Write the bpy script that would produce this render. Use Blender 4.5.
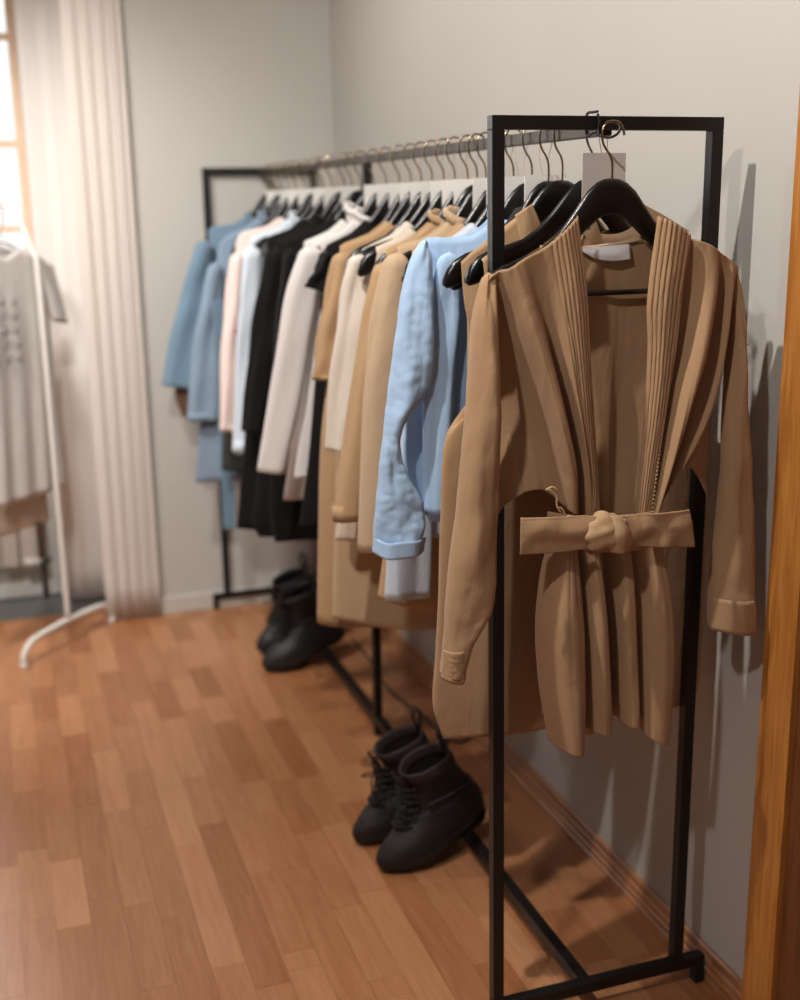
import bpy, bmesh, math, random
from mathutils import Vector, Matrix, noise
for o in list(bpy.data.objects): bpy.data.objects.remove(o)
C = bpy.context.scene.collection
PI = math.pi

# ------------------------------------------------------------------ camera
CAM = Vector((-0.7369, -1.7160, 1.4753)); YAW, PITCH, ROLL, F = -0.32707, 0.24551, -0.01488, 1188.4
fwd = Vector((-math.sin(YAW)*math.cos(PITCH), math.cos(YAW)*math.cos(PITCH), -math.sin(PITCH)))
r0 = Vector((math.cos(YAW), math.sin(YAW), 0)); u0 = r0.cross(fwd)
RT = math.cos(ROLL)*r0 + math.sin(ROLL)*u0; UP = -math.sin(ROLL)*r0 + math.cos(ROLL)*u0
cd = bpy.data.cameras.new('camera'); cam = bpy.data.objects.new('camera', cd); C.objects.link(cam)
cam.matrix_world = Matrix(((RT.x, UP.x, -fwd.x, CAM.x), (RT.y, UP.y, -fwd.y, CAM.y), (RT.z, UP.z, -fwd.z, CAM.z), (0, 0, 0, 1)))
cd.sensor_fit = 'VERTICAL'; cd.sensor_height = 36; cd.sensor_width = 28.8; cd.lens = 36*F/1000
cd.dof.use_dof = True; cd.dof.focus_distance = 1.87; cd.dof.aperture_fstop = 2.2
cd.clip_start = 0.05
bpy.context.scene.camera = cam
# ------------------------------------------------------------------ world, lights, exposure
w = bpy.data.worlds.new('world'); bpy.context.scene.world = w; w.use_nodes = True
w.node_tree.nodes['Background'].inputs[0].default_value = (0.86, 0.92, 1.0, 1)
w.node_tree.nodes['Background'].inputs[1].default_value = 0.15
vs = bpy.context.scene.view_settings
vs.view_transform = 'Standard'; vs.look = 'None'; vs.gamma = 1; vs.exposure = 0.14
def lamp(name, kind, loc, power, color, target=None, **kw):
    l = bpy.data.lights.new(name, kind); l.energy = power; l.color = color
    for k, v in kw.items(): setattr(l, k, v)
    o = bpy.data.objects.new(name, l); C.objects.link(o); o.location = loc
    if target is not None:
        o.rotation_euler = (Vector(target)-Vector(loc)).to_track_quat('-Z', 'Y').to_euler()
    return o
KEY = (-0.82, -0.22, 2.78)
lamp('key_spot', 'SPOT', KEY, 112, (1.0, 0.955, 0.905), (0.25, 0.35, 0.9), spot_size=2.3, spot_blend=0.6, shadow_soft_size=0.025)
KEY2 = (-1.38, -1.30, 2.72)
lamp('front_spot', 'SPOT', KEY2, 72, (1.0, 0.97, 0.94), (0.1, 0.2, 0.8), spot_size=1.9, spot_blend=0.8, shadow_soft_size=0.06)
lamp('rear_spot', 'SPOT', (-0.75, 1.35, 2.78), 38, (1.0, 0.96, 0.91), (0.0, 1.7, 0.7), spot_size=2.3, spot_blend=0.7, shadow_soft_size=0.04)
lamp('curtain_fill', 'SPOT', (-1.35, 1.1, 2.75), 165, (1.0, 0.98, 0.96), (-0.62, 2.62, 0.75), spot_size=1.25, spot_blend=0.9, shadow_soft_size=0.12)  # added fill to brighten the curtain, no fixture of its own
lamp('window_light', 'AREA', (-1.3, 2.88, 1.75), 12, (1.0, 0.97, 0.94), (-0.6, 1.2, 0.4), shape='RECTANGLE', size=0.9, size_y=1.1)

# ------------------------------------------------------------------ helpers
rnd = random.Random(7)
def at(px, py, y):
    d = fwd + RT*((px-400)/F) - UP*((py-500)/F)
    return CAM + d*((y-CAM.y)/d.y)
def atz(px, py, z=0.0):
    d = fwd + RT*((px-400)/F) - UP*((py-500)/F)
    return CAM + d*((z-CAM.z)/d.z)
def mesh(name, verts, faces, mat, parent=None, smooth=True):
    me = bpy.data.meshes.new(name); me.from_pydata([tuple(v) for v in verts], [], faces); me.update()
    if smooth: me.polygons.foreach_set('use_smooth', [True]*len(me.polygons))
    o = bpy.data.objects.new(name, me); C.objects.link(o)
    if mat: me.materials.append(mat)
    if parent: o.parent = parent; o.matrix_parent_inverse = Matrix.Translation(-Vector(parent.location))
    return o
def empty(name, loc, label=None, cat=None, group=None):
    o = bpy.data.objects.new(name, None); C.objects.link(o); o.location = loc; o.empty_display_size = .05
    if label: o['label'] = label; o['category'] = cat
    if group: o['group'] = group
    return o
def tag(o, label, cat, group=None):
    o['label'] = label; o['category'] = cat
    if group: o['group'] = group
    return o
def solid(o, t=0.0015, off=0):
    m = o.modifiers.new('s', 'SOLIDIFY'); m.thickness = t; m.offset = off; return o
def bevel(o, wdt=0.002, seg=2):
    m = o.modifiers.new('b', 'BEVEL'); m.width = wdt; m.segments = seg; m.limit_method = 'ANGLE'; return o
def boxv(x0, x1, y0, y1, z0, z1):
    v = [(x, y, z) for z in (z0, z1) for y in (y0, y1) for x in (x0, x1)]
    f = [(0, 2, 3, 1), (4, 5, 7, 6), (0, 1, 5, 4), (2, 6, 7, 3), (0, 4, 6, 2), (1, 3, 7, 5)]
    return v, f
def box(name, b, mat, parent=None, bev=0.0015):
    v, f = boxv(*b); o = mesh(name, v, f, mat, parent, smooth=False)
    if bev: bevel(o, bev)
    return o
def join(parts):
    V, Fc = [], []
    for v, f in parts:
        n = len(V); V += list(v); Fc += [tuple(i+n for i in q) for q in f]
    return V, Fc
def grid_faces(nu, nv, closed=False):
    f = []
    for j in range(nv-1):
        for i in range(nu if closed else nu-1):
            a = j*nu+i; b = j*nu+(i+1) % nu
            f.append((a, b, b+nu, a+nu))
    return f
def cr(p0, p1, p2, p3, t):
    return 0.5*((2*p1)+(p2-p0)*t+(2*p0-5*p1+4*p2-p3)*t*t+(3*p1-p0-3*p2+p3)*t*t*t)
def crv(P, s):
    n = len(P)-1; s = max(0, min(.999999, s))*n; i = int(s); t = s-i
    p0 = P[i-1] if i > 0 else P[0]*2-P[1]
    p3 = P[i+2] if i+2 <= n else P[n]*2-P[n-1]
    return cr(p0, P[i], P[i+1], p3, t)
def net(curves, nu, nv, extra=None):
    V = []
    rows = [[crv(c, j/(nv-1)) for c in curves] for j in range(nv)]
    for j in range(nv):
        for i in range(nu):
            p = crv(rows[j], i/(nu-1))
            if extra: p = p + extra(i/(nu-1), j/(nv-1))
            V.append(p)
    return V, grid_faces(nu, nv)
def pn(curves, Y, k=.01):
    """curves of (px,py,depth toward the viewer in cm) on the plane y=Y"""
    return [[at(a[0], a[1], Y)+Vector((0, -k*a[2], 0)) for a in c] for c in curves]
def tube(path, rad, n=8, closed=False, cap=True, res=None):
    P = [Vector(p) for p in path]
    if res: P = [crv(P, i/(res-1)) for i in range(res)]
    V, Fc = [], []; N = len(P); nrm = None
    for i, p in enumerate(P):
        if closed: t = (P[(i+1) % N]-P[i-1])
        else: t = P[min(i+1, N-1)]-P[max(i-1, 0)]
        t.normalize()
        if nrm is None: nrm = t.orthogonal().normalized()
        else: nrm = (nrm-t*nrm.dot(t)).normalized()
        b = t.cross(nrm); r = rad(i/(N-1)) if callable(rad) else rad
        for k in range(n):
            a = 2*PI*k/n; V.append(p+(nrm*math.cos(a)+b*math.sin(a))*r)
    M = N if closed else N-1
    for i in range(M):
        for k in range(n):
            a = i*n+k; b_ = i*n+(k+1) % n; c = ((i+1) % N)*n+(k+1) % n; d = ((i+1) % N)*n+k
            Fc.append((a, b_, c, d))
    if cap and not closed:
        Fc.append(tuple(range(n-1, -1, -1))); Fc.append(tuple((N-1)*n+k for k in range(n)))
    return V, Fc
def blob(c, r, n=16, m=10, fn=None):
    V, Fc = [], []
    c = Vector(c)
    for j in range(m+1):
        ph = PI*j/m
        for i in range(n):
            th = 2*PI*i/n
            d = Vector((math.sin(ph)*math.cos(th), math.sin(ph)*math.sin(th), math.cos(ph)))
            s = fn(d) if fn else 1
            V.append(c+Vector((d.x*r[0], d.y*r[1], d.z*r[2]))*s)
    return V, grid_faces(n, m+1, True)

# ------------------------------------------------------------------ materials
def srgb(r, g, b):
    f = lambda c: (c/255/12.92) if c/255 <= .04045 else ((c/255+.055)/1.055)**2.4
    return (f(r), f(g), f(b), 1)
def nodes(name):
    m = bpy.data.materials.new(name); m.use_nodes = True; nt = m.node_tree
    return m, nt, nt.nodes['Principled BSDF']
def plain(name, col, rough=.5, metal=0, bump=0, scale=40, vary=0.0, spec=.5, vscale=3):
    m, nt, b = nodes(name)
    b.inputs['Base Color'].default_value = col; b.inputs['Roughness'].default_value = rough
    b.inputs['Metallic'].default_value = metal; b.inputs['Specular IOR Level'].default_value = spec
    tc = nt.nodes.new('ShaderNodeTexCoord')
    nz = nt.nodes.new('ShaderNodeTexNoise'); nz.inputs['Scale'].default_value = scale; nz.inputs['Detail'].default_value = 5
    nt.links.new(tc.outputs['Object'], nz.inputs['Vector'])
    if bump:
        bp = nt.nodes.new('ShaderNodeBump'); bp.inputs['Strength'].default_value = bump; bp.inputs['Distance'].default_value = .002
        nt.links.new(nz.outputs['Fac'], bp.inputs['Height']); nt.links.new(bp.outputs[0], b.inputs['Normal'])
    if vary:
        n2 = nt.nodes.new('ShaderNodeTexNoise'); n2.inputs['Scale'].default_value = vscale; n2.inputs['Detail'].default_value = 4
        nt.links.new(tc.outputs['Object'], n2.inputs['Vector'])
        mx = nt.nodes.new('ShaderNodeMix'); mx.data_type = 'RGBA'
        mx.inputs['A'].default_value = tuple(c*(1-vary) for c in col[:3])+(1,); mx.inputs['B'].default_value = tuple(min(1, c*(1+vary)) for c in col[:3])+(1,)
        nt.links.new(n2.outputs['Fac'], mx.inputs['Factor']); nt.links.new(mx.outputs['Result'], b.inputs['Base Color'])
    return m
def cloth(name, col, weave=900, bump=.25, sheen=.15, wr=0.4, trans=0.0):
    m, nt, b = nodes(name); L = nt.links
    b.inputs['Roughness'].default_value = .85; b.inputs['Specular IOR Level'].default_value = .2
    b.inputs['Sheen Weight'].default_value = sheen; b.inputs['Sheen Roughness'].default_value = .5
    tc = nt.nodes.new('ShaderNodeTexCoord')
    w1 = nt.nodes.new('ShaderNodeTexNoise'); w1.inputs['Scale'].default_value = weave; w1.inputs['Detail'].default_value = 2
    w2 = nt.nodes.new('ShaderNodeTexNoise'); w2.inputs['Scale'].default_value = 14; w2.inputs['Detail'].default_value = 4; w2.inputs['Distortion'].default_value = .6
    mp = nt.nodes.new('ShaderNodeMapping'); mp.inputs['Scale'].default_value = (1.6, 1.6, .55)
    L.new(tc.outputs['Object'], w1.inputs['Vector']); L.new(tc.outputs['Object'], mp.inputs['Vector']); L.new(mp.outputs[0], w2.inputs['Vector'])
    b1 = nt.nodes.new('ShaderNodeBump'); b1.inputs['Strength'].default_value = bump; b1.inputs['Distance'].default_value = .0006
    b2 = nt.nodes.new('ShaderNodeBump'); b2.inputs['Strength'].default_value = wr; b2.inputs['Distance'].default_value = .012
    L.new(w1.outputs['Fac'], b1.inputs['Height']); L.new(w2.outputs['Fac'], b2.inputs['Height']); L.new(b2.outputs[0], b1.inputs['Normal'])
    L.new(b1.outputs[0], b.inputs['Normal'])
    mx = nt.nodes.new('ShaderNodeMix'); mx.data_type = 'RGBA'
    mx.inputs['A'].default_value = tuple(c*.9 for c in col[:3])+(1,); mx.inputs['B'].default_value = tuple(min(1, c*1.08) for c in col[:3])+(1,)
    L.new(w1.outputs['Fac'], mx.inputs['Factor']); L.new(mx.outputs['Result'], b.inputs['Base Color'])
    if trans:
        tr = nt.nodes.new('ShaderNodeBsdfTranslucent'); tr.inputs[0].default_value = col
        ms = nt.nodes.new('ShaderNodeMixShader'); ms.inputs[0].default_value = trans
        L.new(b.outputs[0], ms.inputs[1]); L.new(tr.outputs[0], ms.inputs[2]); L.new(ms.outputs[0], nt.nodes['Material Output'].inputs[0])
    return m
def wood(name, c1, c2, axis='Y', rough=.35, random_tone=0.0, scale=6, bump=.05):
    m, nt, b = nodes(name); L = nt.links
    tc = nt.nodes.new('ShaderNodeTexCoord'); oi = nt.nodes.new('ShaderNodeObjectInfo')
    sc = {'X': (1, 14, 14), 'Y': (14, 1, 14), 'Z': (14, 14, 1)}[axis]
    mp = nt.nodes.new('ShaderNodeMapping'); mp.inputs['Scale'].default_value = sc
    ad = nt.nodes.new('ShaderNodeVectorMath'); ad.operation = 'MULTIPLY_ADD'; ad.inputs[1].default_value = (37, 53, 11)
    L.new(oi.outputs['Random'], ad.inputs[0]); L.new(tc.outputs['Object'], ad.inputs[2]); L.new(ad.outputs[0], mp.inputs['Vector'])
    nz = nt.nodes.new('ShaderNodeTexNoise'); nz.inputs['Scale'].default_value = scale; nz.inputs['Detail'].default_value = 6; nz.inputs['Distortion'].default_value = .8
    L.new(mp.outputs[0], nz.inputs['Vector'])
    mx = nt.nodes.new('ShaderNodeMix'); mx.data_type = 'RGBA'; mx.inputs['A'].default_value = c1; mx.inputs['B'].default_value = c2
    rp = nt.nodes.new('ShaderNodeMapRange'); rp.inputs['From Min'].default_value = .3; rp.inputs['From Max'].default_value = .7
    L.new(nz.outputs['Fac'], rp.inputs['Value'])
    if random_tone:
        a = nt.nodes.new('ShaderNodeMath'); a.operation = 'MULTIPLY_ADD'; a.inputs[1].default_value = random_tone; a.inputs[2].default_value = -random_tone*.15
        L.new(oi.outputs['Random'], a.inputs[0])
        a2 = nt.nodes.new('ShaderNodeMath'); a2.operation = 'MULTIPLY_ADD'; a2.inputs[1].default_value = .38; a2.use_clamp = True
        L.new(rp.outputs[0], a2.inputs[0]); L.new(a.outputs[0], a2.inputs[2]); L.new(a2.outputs[0], mx.inputs['Factor'])
    else: L.new(rp.outputs[0], mx.inputs['Factor'])
    L.new(mx.outputs['Result'], b.inputs['Base Color']); b.inputs['Roughness'].default_value = rough
    bp = nt.nodes.new('ShaderNodeBump'); bp.inputs['Strength'].default_value = bump; bp.inputs['Distance'].default_value = .001
    L.new(nz.outputs['Fac'], bp.inputs['Height']); L.new(bp.outputs[0], b.inputs['Normal'])
    return m
M = dict(
    wall=plain('wall_plaster', srgb(190, 185, 178), .9, bump=.12, scale=90, vary=.035, spec=.2),
    ceil=plain('ceiling_paint', srgb(225, 220, 210), .9, bump=.05, scale=60),
    white=plain('white_paint', srgb(228, 222, 214), .55, bump=.03, scale=30),
    bbw=plain('pale_skirting', srgb(196, 190, 180), .6, bump=.05),
    plank=wood('beech_laminate', srgb(150, 94, 58), srgb(192, 138, 97), 'Y', .28, .7),
    sub=plain('floor_joint', srgb(140, 90, 58), .7),
    trim=wood('trim_wood', srgb(140, 88, 54), srgb(186, 130, 88), 'Y', .35),
    casing=wood('casing_wood', srgb(160, 98, 40), srgb(196, 132, 64), 'Z', .4, bump=.15),
    dark_wood=wood('door_wood', srgb(88, 48, 24), srgb(122, 70, 36), 'Z', .45, bump=.2),
    black=plain('black_metal', srgb(17, 16, 16), .42, bump=.08, scale=300, spec=.45),
    gloss=plain('black_lacquer', srgb(13, 12, 12), .28, bump=.03, scale=60),
    chrome=plain('chrome', srgb(150, 132, 106), .2, metal=1),
    rail=plain('bronze_rail', srgb(62, 51, 41), .45, metal=.5, bump=.05),
    tan=cloth('tan_cotton', srgb(172, 137, 102)),
    tanb=cloth('tan_twill', srgb(190, 156, 118)),
    tanc=cloth('sand_twill', srgb(196, 166, 130)),
    tanl=cloth('pale_tan_cotton', srgb(200, 172, 140)),
    cream=cloth('cream_linen', srgb(222, 206, 186)),
    cream2=cloth('ecru_linen', srgb(226, 214, 200)),
    lblue=cloth('light_blue_cotton', srgb(176, 204, 234), wr=.45),
    gblue=cloth('pale_grey_blue_cotton', srgb(206, 214, 224), wr=.4),
    wblue=cloth('white_blue_cotton', srgb(218, 228, 238)),
    whitec=cloth('white_cotton', srgb(236, 230, 226)),
    pink=cloth('pale_pink_jersey', srgb(238, 214, 206)),
    blackc=cloth('black_cloth', srgb(24, 22, 22), sheen=.03),
    charc=cloth('charcoal_cloth', srgb(58, 58, 54), sheen=.05),
    denim=cloth('faded_blue_denim', srgb(112, 136, 153)),
    denim2=cloth('slate_blue_cotton', srgb(132, 150, 168)),
    brownl=cloth('brown_lining', srgb(96, 70, 52)),
    curtain=cloth('curtain_cloth', srgb(240, 232, 224), trans=.4, wr=.1),
    sheer=cloth('sheer_cloth', srgb(240, 234, 228), trans=.12, wr=.05),
    tee=cloth('offwhite_jersey', srgb(226, 220, 214), trans=.2),
    card=plain('white_card', srgb(236, 232, 226), .6),
    label=cloth('white_satin', srgb(238, 238, 240), bump=.05, wr=.2),
    leather=plain('black_leather', srgb(34, 27, 25), .62, bump=.8, scale=60, vary=.35, vscale=18, spec=.35),
    leather2=plain('matt_black_leather', srgb(26, 25, 25), .55, bump=.4, scale=45),
    suede=plain('cuff_leather', srgb(42, 27, 26), .75, bump=.5, scale=90),
    rubber=plain('black_rubber', srgb(20, 18, 17), .6, bump=.2, scale=80),
    lace=plain('black_lace', srgb(30, 27, 25), .8, bump=.4, scale=400),
    cable=plain('cable_rubber', srgb(52, 38, 30), .5),
    print=plain('grey_print', srgb(128, 124, 128), .8),
    red=plain('red_thread', srgb(190, 50, 44), .8),
    stone=plain('grey_stone', srgb(96, 96, 94), .35, bump=.1, vary=.2),
    radiator=plain('radiator_enamel', srgb(214, 204, 194), .4),
    green=plain('valve_cap', srgb(62, 80, 62), .5),
    thread=cloth('stitch_thread', srgb(206, 170, 124)),
    button=plain('shell_button', srgb(214, 208, 196), .3),
    framewood=wood('window_pine', srgb(214, 180, 150), srgb(232, 202, 174), 'Z', .5),
)
def emis(name, col, s):
    m, nt, b = nodes(name); b.inputs['Base Color'].default_value = (0, 0, 0, 1)
    b.inputs['Emission Color'].default_value = col; b.inputs['Emission Strength'].default_value = s; return m
M['sky'] = emis('daylight_sky', (1, .99, .96, 1), 1.35)
M['bulb'] = emis('lamp_face', (1, .9, .75, 1), 8)
mg, ntg, bg = nodes('window_glass'); bg.inputs['Transmission Weight'].default_value = 1; bg.inputs['Roughness'].default_value = 0; bg.inputs['IOR'].default_value = 1.02
M['glass'] = mg

# ------------------------------------------------------------------ the room
XW, YB, AL, HC = 0.477, 2.545, 2.97, 2.9        # right wall, back wall, alcove wall, ceiling height
def struct(o): o['kind'] = 'structure'; return o
struct(box('wall_right', (XW, XW+.12, -.112, YB+.1, 0, HC), M['wall'], bev=0))
struct(box('wall_back', (-.30, XW, YB, YB+.12, 0, HC), M['wall'], bev=0))
struct(box('ceiling', (-3.2, XW+.1, -2.6, 3.1, HC, HC+.1), M['ceil'], bev=0))
struct(box('wall_left', (-3.2, -3.1, -2.6, 3.1, 0, HC), M['wall'], bev=0))
# floor of three-strip parquet: each strip is a piece
fl = struct(box('floor', (-3.1, XW+.35, -2.6, 2.66, -.04, -.0035), M['sub'], bev=0))
W_ = 0.0705
cells, rest = [], []
x = XW-.002
col = 0
r2 = random.Random(21)
while x > -3.05:
    y = 2.66; y -= r2.uniform(0.0, .25); ends = [2.66, y]
    while y > -2.55:
        y -= r2.choice([.06, .19, .26, .30, .33, .36, .40, .44, .31, .28]); ends.append(y)
    for a, b in zip(ends, ends[1:]):
        if a-b < .012: continue
        (cells if (x > -1.0 and a > .03 - .0 and (x-W_ > -1.0)) else rest).append((x-W_+.0003, x-.0003, b+.0003, a-.0003))
    x -= W_; col += 1
cells.sort(key=lambda c: ((c[0]+c[1])/2-CAM.x)**2+((c[2]+c[3])/2-CAM.y)**2)
rest += cells[296:]; cells = cells[:296]
for c in cells:
    v, f = boxv(0, c[1]-c[0], 0, c[3]-c[2], -.0035, r2.uniform(-.00015, .00015))
    o = mesh('floor_strip', v, f, M['plank'], None, smooth=False); o.location = (c[0], c[2], 0); o.parent = fl
V, Fc = join([boxv(c[0], c[1], c[2], c[3], -.0035, 0) for c in rest])
o = mesh('floor_strips', V, Fc, M['plank'], fl, smooth=False); o['kind'] = 'stuff'
# brown baseboard of the right wall: stepped profile
prof = [(0, 0), (-.022, 0), (-.022, .006), (-.017, .011), (-.016, .02), (-.013, .023), (-.0125, .034), (-.009, .038), (-.008, .052), (-.003, .057), (0, .058)]
V = [(XW+a, y, b) for y in (-.111, YB) for a, b in prof]; n = len(prof)
struct(mesh('baseboard_right', V, [(i, i+1, n+i+1, n+i) for i in range(n-1)]+[tuple(range(n)), tuple(range(2*n-1, n-1, -1))], M['trim'], smooth=False))
struct(box('baseboard_back', (-.30, XW-.02, YB-.012, YB, 0, .065), M['bbw'], bev=.003))
# alcove with window on the left
struct(box('floor_alcove', (-2.2, -.18, 2.66, 3.02, -.04, -.004), M['stone'], bev=0))
edge = [(-3.1, 2.655), (-1.2, 2.66), (-.8, 2.652), (-.3, 2.655)]
struct(box('trim_1', (-3.1, -.30, 2.642, 2.664, -.003, .004), M['trim'], bev=.002))
wx0, wx1, wz0, wz1 = -1.75, -.562, 1.02, 2.45
struct(mesh('wall_alcove', *join([boxv(-3.1, wx0, AL, AL+.12, 0, HC), boxv(wx1, -.18, AL, AL+.12, 0, HC), boxv(wx0, wx1, AL, AL+.12, 0, wz0), boxv(wx0, wx1, AL, AL+.12, wz1, HC)]), M['white'], smooth=False))
struct(box('wall_reveal', (-.30, -.18, YB+.12, AL, 0, HC), M['white'], bev=0))
struct(box('baseboard_alcove', (-3.1, -.30, AL-.03, AL, 0, .07), M['white'], bev=.004))
wf = struct(empty('window_1', (wx0, AL, wz0)))
t = .02
mesh('window_frame', *join([boxv(wx1-.028, wx1, AL-.01, AL+.05, wz0, wz1), boxv(wx0, wx0+.028, AL-.01, AL+.05, wz0, wz1), boxv(wx0+.028, wx1-.028, AL-.01, AL+.05, wz0, wz0+.03), boxv(wx0+.028, wx1-.028, AL-.01, AL+.05, wz1-.03, wz1)]), M['framewood'], wf, smooth=False)
zb = [wz0+.03, 1.40, 1.700, 2.065, wz1-.03]
for z in zb[1:-1]: box('glazing_bar', (wx0+.028, wx1-.028, AL, AL+.035, z-.012, z+.012), M['framewood'], wf)
for xx in (wx0+.4, wx0+.78): box('glazing_bar', (xx-.011, xx+.011, AL+.001, AL+.034, wz0+.03, wz1-.03), M['framewood'], wf)
box('pane', (wx0+.028, wx1-.028, AL+.015, AL+.019, wz0+.03, wz1-.03), M['glass'], wf, bev=0)
struct(box('exterior_sky', (-3.2, .3, 3.6, 3.62, -.2, 3.6), M['sky'], bev=0))
# wooden door casing at the right edge, with the dark door edge beyond
cas = struct(empty('door_1', (XW, -.2, 0)))
V = [(XW-.018, -.112, 0), (XW-.018, -.176, 0), (XW-.012, -.186, 0), (XW+.03, -.186, 0), (XW+.03, -.112, 0)]
mesh('door_casing', V+[(a, b, 2.2) for a, b, c in V], [(0, 1, 6, 5), (1, 2, 7, 6), (2, 3, 8, 7), (3, 4, 9, 8), (4, 0, 5, 9)], M['casing'], cas, smooth=False)
box('door_leaf', (XW-.002, XW+.04, -1.06, -.188, 0.005, 2.12), M['dark_wood'], cas)
box('door_casing', (XW-.018, XW+.03, -1.13, -1.06, 0, 2.2), M['casing'], cas)
box('door_casing', (XW-.018, XW+.03, -1.13, -.112, 2.2, 2.27), M['casing'], cas)
struct(box('wall_right_front', (XW, XW+.12, -2.6, -1.13, 0, HC), M['wall'], bev=0))
struct(box('wall_right_over_door', (XW, XW+.12, -1.13, -.112, 2.27, HC), M['wall'], bev=0))

# curtain
def curtain(name, x0, x1, y, z0, z1, nf, amp, mat, label, seed):
    V = []; nu, nv = 120, 24; rr = random.Random(seed); ph = [rr.uniform(0, 6) for _ in range(4)]
    for j in range(nv):
        v = j/(nv-1)
        for i in range(nu):
            u = i/(nu-1)
            a = amp*(.75+.25*v)*(math.sin(2*PI*nf*u+ph[0]+.5*math.sin(3*v+ph[1]))+.35*math.sin(2*PI*nf*1.9*u+ph[2]))
            V.append((x0+(x1-x0)*u+.006*math.sin(2*PI*nf*u*2+ph[3]), y+a, z1+(z0-z1)*v))
    o = solid(mesh(name, V, grid_faces(nu, nv), mat), .002); return tag(o, label, 'curtain')
curtain('window_curtain', -.43, -.238, 2.522, .008, 2.88, 4.6, .008, M['curtain'], 'cream gathered curtain hanging to the floor beside the black rack end', 3)
curtain('flat_curtain', -.56, -.36, 2.78, .02, 2.88, 2.5, .003, M['sheer'], 'plain white flat curtain between the window and the gathered curtain', 5)
rod = mesh('curtain_rod', *tube([(-1.9, 2.522, 2.885), (-.2, 2.522, 2.885)], .008), M['chrome']); tag(rod, 'thin metal curtain rod under the ceiling above the cream curtain', 'curtain rod')

# radiator below the window, seen behind the white rack
rd = empty('radiator', (-1.2, AL-.06, .1), 'pale panel radiator under the window, its edge behind the white rack', 'radiator')
V, Fc = [], []
parts = []
for k in range(14):
    xr = -1.62+k*.07
    parts.append(boxv(xr, xr+.062, AL-.085, AL-.05, .14, .80))
parts.append(boxv(-1.62, -.645, AL-.05, AL-.035, .16, .78))
bevel(mesh('radiator_panel', *join(parts), M['radiator'], rd, smooth=False), .006)
mesh('radiator_pipe', *tube([(-.632, AL-.05, .74), (-.632, AL-.05, .13), (-.632, AL-.05, .0)], .009), M['brownl'], rd)
mesh('valve', *tube([(-.70, AL-.075, .155), (-.66, AL-.075, .150), (-.64, AL-.075, .148)], lambda s: .022-.006*s, 14), M['white'], rd)
mesh('valve_cap', *tube([(-.638, AL-.075, .148), (-.60, AL-.075, .156)], lambda s: .014-.004*s, 12), M['green'], rd)

# ------------------------------------------------------------------ black clothes rack
W, L, ZB, T, E_, ZR = 0.4035, 2.52, 0.060, 0.0206, 0.049, 1.5834
rk = empty('clothes_rack', (W/2, L/2, 0), 'long black metal clothes rack with rectangular end frames beside the wall', 'clothes rack')
for y0 in (0, L-.0):
    y1 = y0+T; sh = .010 if y0 == 0 else 0
    v, f = boxv(0, T, y0, y1, ZB, 1.6-T); v = [(a+(sh if c < .5 else 0), b, c) for a, b, c in v]
    bevel(mesh('upright', v, f, M['black'], rk, smooth=False), .001)
    box('upright', (W-T, W, y0, y1, ZB, 1.6-T), M['black'], rk, .001)
    box('top_bar', (0, W, y0, y1, 1.6-T, 1.6), M['black'], rk, .001)
    box('base_bar', (-E_+.005, W+E_, y0, y1, ZB-.022, ZB), M['black'], rk, .001)
    box('foot', (-E_+.005, -E_+.024, y0, y1, 0, ZB-.022), M['black'], rk, .001)
    box('foot', (W+E_-.019, W+E_, y0, y1, 0, ZB-.022), M['black'], rk, .001)
box('floor_bar', (W/2-.0115, W/2+.0115, T, L, ZB-.022, ZB), M['black'], rk, .001)
box('hanging_rail', (W/2-.011, W/2+.011, T, L, ZR-.0115, ZR+.0085), M['rail'], rk, .001)
box('middle_post', (W/2-.011-.0, W/2+.011, 1.265, 1.287, 0, ZB-.022), M['black'], rk, .001)
box('middle_post', (W/2-.011, W/2+.011, 1.265, 1.287, ZB, ZR-.0115), M['black'], rk, .001)

# ------------------------------------------------------------------ hangers
HTOP = 1.508
OUT = [(0, .0, -.054), (.012, -.001, -.055), (.025, -.006, -.062), (.04, -.018, -.075), (.055, -.038, -.088), (.07, -.058, -.101), (.09, -.081, -.116), (.12, -.103, -.134), (.15, -.114, -.155), (.18, -.124, -.170), (.20, -.135, -.179), (.212, -.149, -.182), (.218, -.166, -.178)]
def hanger_geo(span=1.0, tilt=0.0, flip=1):
    xs = [(-a*span, b, c) for a, b, c in reversed(OUT[1:])]+[(a*span, b, c) for a, b, c in OUT]
    V = []; K = 10
    for i, (a, b, c) in enumerate(xs):
        mid = (b+c)/2; h = max(.003, (b-c)/2); th = .0065+.002*min(1, abs(a)/.2)
        for k in range(K):
            an = 2*PI*(k+.5)/K; ca, sa = math.cos(an), math.sin(an)
            s = lambda q: math.copysign(abs(q)**.6, q)
            V.append(Vector((a, s(ca)*th-0.06*a*a, mid+s(sa)*h)))
    F_ = grid_faces(K, len(xs), True)+[tuple(range(K-1, -1, -1)), tuple((len(xs)-1)*K+k for k in range(K))]
    return V, F_
HOOK = [(0, -.01), (0, .022), (-.004, .038), (-.014, .053), (-.0185, .068), (-.0175, .082), (-.010, .0925), (.0, .0955), (.011, .092), (.017, .081), (.019, .072)]
hv, hf = hanger_geo(); hm = bpy.data.meshes.new('hanger'); hm.from_pydata(hv, [], hf); hm.materials.append(M['gloss']); hm.polygons.foreach_set('use_smooth', [True]*len(hm.polygons))
kv, kf = tube([(a, 0, b) for a, b in HOOK], .0019, 8, res=34); km = bpy.data.meshes.new('hook'); km.from_pydata(kv, [], kf); km.materials.append(M['chrome']); km.polygons.foreach_set('use_smooth', [True]*len(km.polygons))
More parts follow.
